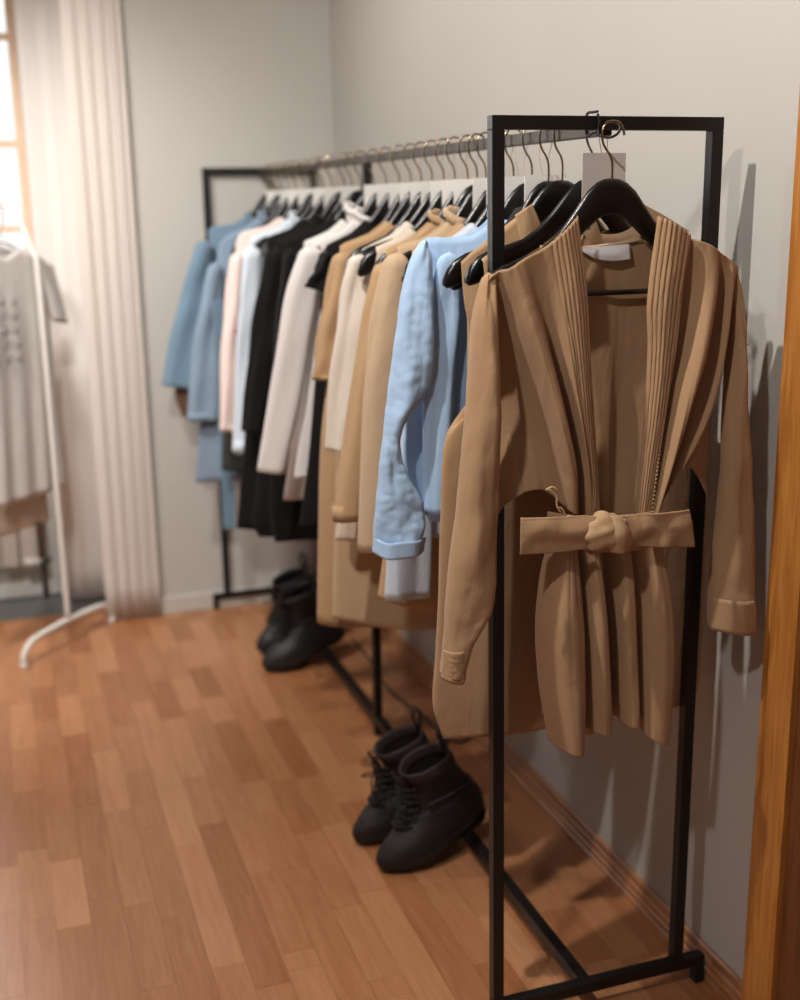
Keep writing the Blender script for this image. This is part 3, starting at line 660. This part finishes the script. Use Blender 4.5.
# pleated lapels
def pleat(u, v):
    k = (u*7) % 1.0
    return Vector((0, -.0034*(1-abs(2*k-1)**2.2)+.0008*noise.noise(Vector((u*20, v*14, 2))), 0))
pane('lapel', [[(545, 241, 2.4), (553, 300, 2.6), (562, 350, 2.6), (569, 410, 2.6), (576, 460, 2.2), (583, 517, 1.8)],
               [(558, 228, 2.8), (566, 292, 3.2), (572, 350, 3.0), (578, 410, 2.8), (584, 460, 2.4), (588, 517, 2)],
               [(571, 216, 2.0), (579, 284, 2.2), (583, 345, 2.0), (588, 410, 1.6), (592, 460, 1.4), (595, 517, 1.4)]], 150, 90, pleat, th=.002)
pane('lapel', [[(651, 216, 2.0), (641, 296, 2.0), (642, 345, 1.8), (640, 400, 1.6), (636, 455, 1.4), (630, 512, 1.4)],
               [(665, 223, 2.8), (655, 292, 3.2), (652, 346, 3.0), (648, 400, 2.8), (642, 455, 2.4), (636, 513, 2)],
               [(682, 236, 2.4), (672, 296, 2.6), (665, 350, 2.5), (658, 405, 2.4), (651, 458, 2.2), (644, 513, 1.8)]], 150, 90, pleat, th=.002)
st = []
for i in range(70):
    v = i/69
    for u in (.86, .93):
        cv = [[(651, 216), (641, 296), (642, 345), (640, 400), (636, 455), (630, 512)], [(682, 236), (672, 296), (665, 350), (658, 405), (651, 458), (644, 513)]]
        a = crv([Vector((*q, 0)) for q in cv[0]], v); b = crv([Vector((*q, 0)) for q in cv[1]], v); c = a.lerp(b, u)
        p = at(c.x, c.y, YR)+Vector((0, -.0315+.004*u, 0)); st.append(tube([p, p+Vector((0, 0, .0035))], .0006, 4))
o = mesh('stitching', *join(st), M['thread'], rb); o['kind'] = 'stuff'
# sleeves
sl = rsleeve('sleeve', [(483, 275), (474, 315), (469, 375), (463, 430), (456, 500), (449, 560), (445, 602), (441, 642), (439, 672)],
        [(492, 271), (493, 315), (495, 375), (496, 430), (493, 500), (491, 556), (487, 600), (467, 640), (460, 672)],
        [.2, .7, .8, .9, 1.0, 1.2, 1.3, 1.4, 1.4], [1.5, 2.4, 3.0, 3.2, 3.4, 3.6, 3.4, 2.4, 2.0], 3, cap=.03, wk=.003)
solid(mesh('cuff', *net(pn([[(440, 646, 1.6), (438, 674, 1.6)], [(444, 645, 3.4), (442.5, 675, 3.2)], [(450, 644, 4.0), (449, 676, 3.6)], [(456, 643, 3.6), (455, 676, 3.4)], [(463, 641, 2.0), (460, 674, 2.0)]], YR), 24, 16, lambda u, v: Vector((0, .0012*math.sin(40*v)+.001*noise.noise(Vector((u*9, v*9, 1))), 0))), M['tan'], rb), .003)
sm = lambda pts, Y, off, r=.0012: tube([at(a, b, Y)+Vector((0, -off*.01, 0)) for a, b in pts], r, 5, res=18)
rsleeve('sleeve', [(727, 268), (730, 300), (730, 345), (723, 400), (720, 460), (716, 520), (710, 590), (707, 626)],
        [(733, 272), (737, 300), (740, 342), (742, 400), (745, 460), (747, 520), (749, 590), (749, 625)],
        [.9, .4, .6, .8, .8, .8, .8, .8], [.8, 1.6, 1.9, 2.2, 2.6, 2.8, 3.0, 3.0], 8, cap=.04, wk=.003)
mesh('seam', *sm([(731, 343), (734, 345), (740, 343)], YR, 2.3), M['thread'], rb)
cf = pn([[(708, 595, 1.4), (706.5, 627, 1.4)], [(718, 594, 3.8), (717, 626, 3.8)], [(728, 594, 4.5), (728, 627, 4.5)], [(740, 594, 3.8), (741, 626, 3.8)], [(750, 594, 1.2), (750.5, 625, 1.2)]], YR)
solid(mesh('cuff', *net(cf, 24, 10), MT, rb), .003)
# skirt below the belt
pane('skirt', [
    [(556, 540, -1.6), (546, 590, -1.8), (542, 640, -1.6), (545, 695, -1.2), (552, 742, -.8)],
    [(557, 540, .4), (548, 590, .9), (544, 640, 1.2), (548, 695, 1.4), (555, 744, 1.4)],
    [(562, 540, 1.8), (556, 590, 2.9), (554, 640, 3.4), (557, 695, 3.6), (562, 745, 3.6)],
    [(568, 540, 1.4), (568, 590, 2.6), (569, 640, 3.3), (569, 695, 3.6), (570, 745, 3.6)],
    [(573, 540, 1.0), (577, 590, 1.2), (579, 640, 1.6), (578, 695, 2.0), (576, 742, 2.0)],
    [(577, 540, -.4), (582, 590, -1.2), (583, 640, -1.6), (582, 695, -1.8), (583, 730, -1.8)],
    [(581, 540, 1.2), (586, 590, 1.8), (587, 640, 2.0), (589, 695, 2.0), (590, 727, 2.0)],
    [(588, 540, 2.0), (593, 590, 2.7), (597, 640, 2.8), (600, 695, 2.7), (600, 729, 2.6)],
    [(595, 540, 1.0), (601, 590, .8), (605, 640, .6), (608, 695, .6), (608, 726, .6)],
    [(601, 540, -.8), (606, 590, -2.0), (610, 640, -2.6), (613, 695, -2.8), (613, 714, -2.8)],
    [(607, 540, -.6), (611, 590, -1.4), (614, 640, -1.8), (616, 695, -1.6), (617, 716, -1.6)],
    [(614, 540, 1.4), (617, 590, 2.0), (618, 640, 2.0), (620, 695, 2.0), (621, 720, 2.0)],
    [(622, 540, 1.8), (626, 590, 2.2), (628, 640, 2.3), (630, 695, 2.4), (630, 721, 2.4)],
    [(630, 540, .2), (634, 590, -.4), (636, 640, -.6), (637, 695, -.4), (637, 718, -.4)],
    [(635, 540, 1.0), (640, 590, 1.4), (640, 640, 1.6), (640, 695, 1.8), (640, 730, 1.8)],
    [(645, 540, 2.0), (650, 590, 2.8), (652, 640, 3.0), (651, 695, 3.1), (650, 735, 3.1)],
    [(656, 540, 1.4), (662, 590, 2.2), (665, 640, 2.4), (663, 695, 2.4), (659, 736, 2.4)],
    [(662, 540, -.8), (667, 590, -.8), (670, 640, -.6), (668, 695, -.4), (664, 730, -.4)]], 200, 90, micro(.0022, 40, 3), th=.0022)
pane('skirt_back', [[(556, 520, -2.2), (548, 600, -2.6), (549, 720, -2.6)], [(580, 520, -2.6), (582, 600, -3.6), (584, 736, -3.4)], [(596, 520, -2.4), (597, 600, -2.8), (599, 741, -2.6)], [(612, 520, -2.6), (614, 600, -3.6), (616, 722, -3.4)], [(640, 520, -2.6), (644, 600, -3.2), (644, 722, -3.2)], [(662, 520, -2.2), (668, 600, -2.4), (666, 730, -2.2)]], 60, 40)
hems = []
for pts in ([(553, 729, 1.5), (562, 732, 3.75), (570, 732, 3.75), (577, 729, 2.1)], [(640, 719, 1.9), (650, 723, 3.25), (659, 723, 2.6), (663, 720, 1.2)], [(590, 716, 2.1), (600, 718, 2.75), (607, 716, 1.0)], [(619, 707, 1.9), (630, 709, 2.5), (636, 707, .8)]):
    hems.append(tube([at(a, b, YR)+Vector((0, -.01*c-.001, 0)) for a, b, c in pts], .0009, 5, res=14))
mesh('hem_stitch', *join(hems), M['tanb'], rb)
mesh('side_seam', *tube([at(a, b, YR)+Vector((0, -.01*c-.001, 0)) for a, b, c in [(571, 560, 1.6), (575, 600, 1.7), (576, 650, 2.3), (575, 700, 2.9)]], .001, 5, res=20), M['tanb'], rb)
# belt: wrap, two tails and the knot
YBt = YR-.045
blt = solid(mesh('belt', *net(pn([[(556, 516, -3), (556, 545, -3)], [(575, 515, .6), (575, 548, .6)], [(605, 514, 1.2), (606, 550, 1.2)], [(635, 512, 1.0), (636, 548, 1.0)], [(660, 512, -1), (662, 545, -1)]], YR-.030), 50, 12, lambda u, v: Vector((0, .002*noise.noise(Vector((u*8, v*3, 5))), .0))), M['tan'], rb), .003)
def tail(pts, z):
    o = solid(mesh('belt_tail', *net(pn(pts, YBt), 50, 22, lambda u, v: Vector((0, .006*noise.noise(Vector((u*4, v*2.2, z)))+.001*math.exp(-((v-.06)/.03)**2), .0))), M['tan'], rb), .003, 0); return o
tail([[(519, 517, .6), (518, 536, .8), (519, 554, .5)], [(535, 516, 1.0), (535, 534, 1.6), (536, 552, .8)], [(556, 515, 1.2), (557, 532, 1.8), (558, 550, 1.0)], [(576, 514, 1.0), (578, 530, 2.2), (579, 547, 1.2)], [(592, 514, 1.6), (592, 528, 2.2), (592, 546, 1.4)]], 1.0)
tail([[(612, 514, 1.6), (613, 530, 2.0), (614, 548, 1.2)], [(630, 513, 1.2), (632, 528, 2.0), (632, 545, .8)], [(650, 512, 1.2), (652, 528, 1.2), (652, 545, 1.4)], [(670, 511, .8), (672, 528, 1.2), (673, 546, .8)], [(688, 509, .4), (690, 527, .7), (693, 546, .5)]], 4.0)
kc = at(605, 531, YBt-.014)
def kf_(d): return 1+.10*math.sin(6*d.x+2.5*d.z+.6)+.06*math.sin(9*d.z-3*d.x)+.10*noise.noise(d*2.2)
V, Fc = blob(kc, (.036, .019, .030), 40, 24, kf_); mesh('belt_knot', V, Fc, M['tanb'], rb)
V, Fc = net(pn([[(594, 514, 1.2), (597, 530, 2.6), (605, 549, 1.8)], [(602, 512, 2.6), (606, 530, 3.7), (614, 548, 2.8)], [(610, 513, 2.8), (616, 528, 3.5), (621, 542, 2.6)], [(618, 516, 1.4), (624, 528, 2.0), (628, 538, 1.4)]], YBt+.002), 24, 24, lambda u, v: Vector((0, .002*math.sin(7*u+3*v), 0)))
solid(mesh('belt_loop', V, Fc, M['tanb'], rb), .003)
# belt loops and frayed edge at the waist
mesh('thread_loop', *join([tube([at(a, b, YR-.045) for a, b in q], .0016, 6, res=14) for q in ([(549, 489), (556, 496), (557, 506), (561, 513)], [(557, 507), (562, 509), (566, 517)], [(546, 490), (552, 487), (557, 490)])]), M['thread'], rb)
# inside neck label and hanging card
solid(mesh('neck_label', *net(pn([[(587, 249, -3.2), (591, 252, -3.0), (600, 257, -2.8)], [(602, 248, -3.2), (604, 254, -2.6), (606, 260, -2.6)], [(622, 246.5, -3.2), (622, 254, -2.4), (622, 262, -2.6)], [(640, 244.5, -3.2), (640, 252, -3.0), (640, 260, -2.8)]], YR), 24, 12), M['label'], rb), .001)['label'] = 'white woven neck label'
# robe hanger: hooks onto a wire ring over the frame's top bar
hp = at(612, 178, -.062)
rh = hanger(-.062, 'black lacquered hanger with lower crossbar holding the belted robe', x=hp.x, z=hp.z, scale=1.0, group=None, bar=True)
rh.children[1].scale = (1, 1, .86)
tag(mesh('wire_loop', *tube([(hp.x+.004, -.004, 1.603), (hp.x+.006, -.006, 1.59), (hp.x+.004, -.008, 1.572), (hp.x+.008, -.035, 1.566), (hp.x+.012, -.056, 1.572), (hp.x+.016, -.050, 1.584), (hp.x+.013, -.026, 1.59), (hp.x+.009, -.006, 1.582), (hp.x-.001, .0, 1.574), (hp.x, .024, 1.574), (hp.x+.001, .026, 1.603), (hp.x+.003, .008, 1.606), (hp.x+.004, -.004, 1.606)], .0021, 7, res=70), M['black']), 'black wire twisted round the top bar above the belted robe', 'wire')

# ------------------------------------------------------------------ boots
def boot(loc, rz, label, group, mats, sc=1.0, flip=1, loop=True, tilt=.285):
    mu, msole, mcuff = mats
    r = empty('boot', loc, label, 'boot', group); r.rotation_euler = (0, tilt, rz); r.scale = (sc, sc*flip, sc)
    def mk(nm, v, f, m, th=0, par=r):
        o = mesh(nm, v, f, m); o.parent = par
        if th: solid(o, th)
        return o
    # slices: z, back x, front x, half width at heel, half width at ball
    S = [(.020, .000, .268, .031, .046), (.030, -.004, .273, .033, .049), (.042, -.005, .272, .034, .049), (.055, -.004, .262, .034, .047), (.068, -.002, .240, .034, .043), (.080, .002, .214, .034, .039),
         (.092, .008, .190, .034, .035), (.106, .014, .172, .035, .034), (.122, .022, .160, .037, .034), (.140, .030, .153, .039, .036), (.158, .036, .150, .041, .038), (.174, .040, .152, .043, .040), (.184, .041, .154, .044, .042)]
    def ring(z, a, b, h, w_, N=44, g=0.0):
        out = []
        for i in range(N):
            th = 2*PI*i/N; c, s = math.cos(th), math.sin(th); t = (c+1)/2
            hw = h+(w_-h)*min(1, t*1.35); taper = 1-.25*max(0, (t-.7)/.3)**2
            x_ = a-g+(b-a+2*g)*t; y_ = (hw*taper+g)*math.copysign(abs(s)**.8, s)+.008*math.sin(PI*t)*(1 if z < .1 else 0)
            out.append(Vector((x_, y_, z+.005*noise.noise(Vector((x_*18, y_*18, z*18)))+.002*noise.noise(Vector((x_*60, y_*60, z*60))))))
        return out
    V = []; RR = 40
    cols = [[Vector(q) for q in zip(*[iter(s[:3])]*3)][0] for s in S]
    P3 = [Vector(s[:3]) for s in S]; P2 = [Vector((s[3], s[4], 0)) for s in S]
    for j in range(RR):
        a = crv(P3, j/(RR-1)); b = crv(P2, j/(RR-1)); V += ring(a.x, a.y, a.z, b.x, b.y)
    mk('upper', V, grid_faces(44, RR, True), mu, .003)
    rim = []
    for k, (z, g) in enumerate([(.172, .003), (.184, .005), (.198, .004), (.204, .001), (.198, -.003), (.18, -.004)]):
        rim += ring(z, .040+(z-.18)*.15, .152+(z-.18)*.3, .043, .041, g=g)
    mk('ankle_cuff', rim, grid_faces(44, 6, True), mcuff)
    # sole and heel
    so = []
    for z, g in ((.010, .002), (.024, .006), (.030, .003)): so += ring(z, 0.0, .268, .032, .048, g=g)
    so2 = ring(.010, 0.0, .268, .032, .048, g=.002)
    n = len(so); F_ = grid_faces(44, 3, True)+[tuple(range(43, -1, -1))]
    mk('sole', [Vector((v.x, v.y, v.z+(.006 if v.x > .2 else 0)*((v.x-.2)/.07))) for v in so], F_, msole)
    he = ring(.0, .002, .075, .031, .031, g=0)+ring(.012, 0.0, .078, .032, .032)
    mk('heel', he, grid_faces(44, 2, True)+[tuple(range(43, -1, -1))], msole)
    fr = ring(.0, .115, .235, .040, .042)+ring(.012, .11, .25, .042, .044)
    mk('tread', fr, grid_faces(44, 2, True)+[tuple(range(43, -1, -1))], msole)
    # tongue, laces, eyelets
    tn = [[Vector((x_, y_, z)) for x_, z in ((.205, .088), (.178, .108), (.164, .135), (.162, .165), (.170, .205))] for y_ in (-.018, 0, .018)]
    for q in tn[1]: q.x += .006
    mk('tongue', *net(tn, 12, 20), mu, .003)
    lc = []
    front = [(.200, .094), (.183, .107), (.172, .122), (.166, .138), (.164, .154), (.165, .170)]
    for k, (fx, fz) in enumerate(front):
        fx += .006
        lc.append(tube([(fx-.012, -.026, fz), (fx+.003, -.012, fz+.004), (fx+.005, 0, fz+.003), (fx+.003, .012, fz+.004), (fx-.012, .026, fz)], .0021, 6, res=12))
        if k < 5:
            nx = front[k+1]
            lc.append(tube([(fx-.010, -.025, fz), (fx+.007, 0, (fz+nx[1])/2), (nx[0]-.004, .025, nx[1])], .0021, 6, res=8))
            lc.append(tube([(fx-.010, .025, fz), (fx+.008, 0, (fz+nx[1])/2), (nx[0]-.004, -.025, nx[1])], .0021, 6, res=8))
    lc.append(tube([(.17, .0, .155), (.19, -.018, .165), (.205, -.032, .15), (.207, -.036, .12), (.2, -.034, .10)], .0019, 6, res=20))
    lc.append(tube([(.172, .004, .155), (.195, .010, .16), (.2, .03, .145), (.18, .02, .14)], .0019, 6, res=20))
    mk('laces', *join(lc), M['lace'])
    mk('eyelets', *join([blob((fx-.010, s*.029, fz), (.004, .003, .004), 8, 6) for fx, fz in front for s in (-1, 1)]), M['black'])['kind'] = 'stuff'
    if loop:
        mk('pull_loop', *net([[Vector((.045, y_, .200)), Vector((.030, y_, .232)), Vector((.036, y_, .252)), Vector((.050, y_, .240)), Vector((.048, y_, .205))] for y_ in (-.009, .009)], 4, 20), mu, .0025)
    mk('heel_strap', *tube([(.14, -.041, .125), (.08, -.042, .118), (.025, -.028, .108), (.012, 0, .104), (.025, .028, .108), (.08, .042, .118), (.14, .041, .125)], .0035, 6, res=30), mcuff)
    return r
bt = (M['leather'], M['rubber'], M['suede'])
def place(heel, toe): return math.atan2(toe.y-heel.y, toe.x-heel.x)
BH = .074
def stand(tx, ty, ang, label, group, mats, sc, flip=1):
    """toe tip on the floor, heel resting on the floor bar"""
    t_ = atz(tx, ty, .015); d_ = Vector((math.cos(ang), math.sin(ang), 0))
    tl = math.asin(BH/(.235*sc)); h_ = t_-d_*(.272*sc*math.cos(tl))
    boot((h_.x, h_.y, BH), ang, label, group, mats, sc, flip, True, tl)
stand(383, 866, PI+.22, 'worn dark brown ankle boot with loose laces, the one nearer the camera', 'brown ankle boots', bt, 1.07)
stand(359, 839, PI+.16, 'dark brown ankle boot standing behind its mate by the floor bar', 'brown ankle boots', bt, 1.05, -1)
bt2 = (M['leather2'], M['rubber'], M['leather2'])
stand(267, 668, PI+.24, 'black ankle boot under the far clothes, the nearer of that pair', 'black ankle boots', bt2, 1.1)
stand(261, 650, PI+.22, 'black ankle boot under the far clothes, the farther of that pair', 'black ankle boots', bt2, 1.1, -1)

# cable on the floor
tag(mesh('floor_cable', *tube([atz(a, b)+Vector((0, 0, .004)) for a, b in [(352, 640), (366, 656), (384, 684), (397, 698), (424, 718), (441, 735), (458, 743), (470, 738), (480, 724)]], .004, 8, res=60), M['cable']), 'dark cable lying on the floor behind the ankle boots', 'cable')

# ------------------------------------------------------------------ white rack with a printed tee
wr_ = empty('white_rack', (-.6, 2.4, 0), 'white tubular clothes rack with curved feet in front of the curtain', 'clothes rack')
fA, fB = atz(24, 668), atz(112, 622); fA.z = 0; fB.z = 0
dd = (fB-fA); ln = dd.length; dn = dd.normalized(); mid = fA+dd*.5
mesh('foot', *tube([fA+Vector((0, 0, .012)), fA+dn*.004+Vector((0, 0, .04)), fA+dn*.03+Vector((0, 0, .068)), fA+dn*.08+Vector((0, 0, .082)), mid+Vector((0, 0, .088)), fB-dn*.08+Vector((0, 0, .082)), fB-dn*.03+Vector((0, 0, .068)), fB-dn*.004+Vector((0, 0, .04)), fB+Vector((0, 0, .012))], .0105, 12, res=60), M['white'], wr_)
for q in (fA, fB): mesh('rubber_foot', *tube([q, q+Vector((0, 0, .014))], .0125, 12), M['white'], wr_)
pdir = Vector((-dn.y, dn.x, 0))
topz = at(20, 205, mid.y+.03).z
P0 = mid+Vector((0, 0, .088)); 
pA = at(36, 262, mid.y)
mesh('upright', *tube([P0, Vector((mid.x, mid.y, .6)), Vector((mid.x, mid.y, 1.25)), Vector((mid.x, mid.y, 1.34))+pdir*.015, Vector((mid.x, mid.y, 1.44))+pdir*.06, Vector((mid.x, mid.y, 1.49))+pdir*.13, Vector((mid.x, mid.y, 1.50))+pdir*.3, Vector((mid.x, mid.y, 1.50))+pdir*.85], .0095, 12, res=90), M['white'], wr_)
mesh('upright', *tube([Vector((mid.x, mid.y, .04))+pdir*.62, Vector((mid.x, mid.y, 1.50))+pdir*.62], .0095, 12), M['white'], wr_)
mesh('foot', *tube([fA+pdir*.62+Vector((0, 0, .012)), mid+pdir*.62+Vector((0, 0, .05)), fB+pdir*.62+Vector((0, 0, .012))], .0105, 12, res=30), M['white'], wr_)
# tee: flat jersey body and sleeve, printed with rows of small round motifs
def tee(off, label, pts_l, hemz, mat, prints=False, sleeve_=True, cat='t-shirt', nm='printed_tee'):
    O = mid+pdir*off; ctr = O-dn*.10
    r = empty(nm, (ctr.x, ctr.y, 1.3), label, cat)
    def P(s, z, d): return Vector((ctr.x, ctr.y, z))+dn*s+pdir*(-d)
    V = []; N, R = 80, 40
    for j in range(R):
        v = j/(R-1)
        for i in range(N):
            th = 2*PI*i/N; c, s = math.cos(th), math.sin(th)
            hw = crv([Vector((q, 0, 0)) for q in pts_l], v).x; c_ = math.copysign(abs(c)**.85, c)
            zt = 1.375-.07*abs(c_)-(.05*(1-min(1, abs(c_)/.35)) if s > 0 else .01)
            z = zt+(hemz-zt)*v
            f = .008*v*math.sin(12*c_+3*v)
            V.append(P(hw*c_, z, (.012+.012*min(1, 3*v))*math.copysign(abs(s)**.7, s)+f))
    solid(mesh('body', V, grid_faces(N, R, True), mat, r), .0015)
    if sleeve_:
        for sg in (-1, 1):
            V = []
            for j in range(20):
                v = j/19
                for i in range(28):
                    th = 2*PI*i/28; V.append(P(sg*(pts_l[0]-.012+.06*v)+.045*math.cos(th)*(1-.15*v)*1, 1.30-.20*v+.012*math.cos(th)*sg*-1, .018*math.sin(th)))
            solid(mesh('sleeve', V, grid_faces(28, 20, True), mat, r), .0015)
    if prints:
        mk = []
        for k in range(5):
            for s_, col_ in ((-.055, 0), (.0, 1), (-.11, 2)):
                zc = 1.19-.045*k-.004*col_; rr = .011
                base = (.026 + .004)
                mk.append(tube([P(s_+rr*math.cos(a)*(1 if col_ != 1 else .7), zc+rr*.8*math.sin(a), base+.008*(1.25-zc)/.5) for a in [2*PI*q/14 for q in range(14)]], .0022, 5, closed=True))
                if k % 2 == col_ % 2: mk.append(tube([P(s_-rr*.6, zc-.004, base+.004), P(s_+rr*.5, zc+.005, base+.004)], .0018, 5))
        mesh('print', *join(mk), M['print'], r); r.children[-1]['label'] = 'rows of small round grey motifs'; r.children[-1]['kind'] = 'stuff'
    return r
tee(.05, 'off-white tee printed with small grey motifs on the white rack', [.20, .19, .185, .19], .545, M['tee'], True)
tee(.13, 'plain cream tunic hanging behind the printed tee on the white rack', [.17, .17, .18, .19], .42, M['cream'], False, False, 'tunic', 'cream_tunic')
for off, lab in ((.05, 'white hanger under the printed tee on the white rack'), (.13, 'white hanger under the cream tunic on the white rack')):
    O = mid+pdir*off-dn*.10
    h = empty('clothes_hanger', (O.x, O.y, 1.37), lab, 'hanger')
    f = lambda s, z: Vector((O.x, O.y, z))+dn*s
    mesh('shoulder', *tube([f(-.18, 1.30), f(-.1, 1.335), f(-.03, 1.365), f(0, 1.372), f(.03, 1.365), f(.1, 1.335), f(.18, 1.30)], .006, 8, res=30), M['white'], h)
    mesh('hook', *tube([f(0, 1.37), f(0, 1.40), f(.014, 1.425), f(.014, 1.49), f(0, 1.512), f(-.013, 1.50)], .002, 6, res=24), M['chrome'], h)

# ceiling spots where the light comes from
for nm, p, lab in (('f', KEY2, 'black ceiling spotlight nearest the camera, above the open floor'), ('k', KEY, 'black ceiling spotlight above the near end of the rack'), ('r', (-.75, 1.35, 2.78), 'black ceiling spotlight above the far end of the rack')):
    s = empty('spotlight', (p[0], p[1], HC), lab, 'spotlight')
    mesh('housing', *tube([(p[0]-.03, p[1], HC-.02), (p[0]-.015, p[1], p[2]+.055)], .035, 20), M['black'], s)
    mesh('mount', *tube([(p[0]-.02, p[1], HC), (p[0]-.02, p[1], HC-.022)], .045, 20), M['black'], s)
    mesh('lamp_face', *tube([(p[0]-.015, p[1], p[2]+.056), (p[0]-.0145, p[1], p[2]+.052)], .03, 20), M['bulb'], s)
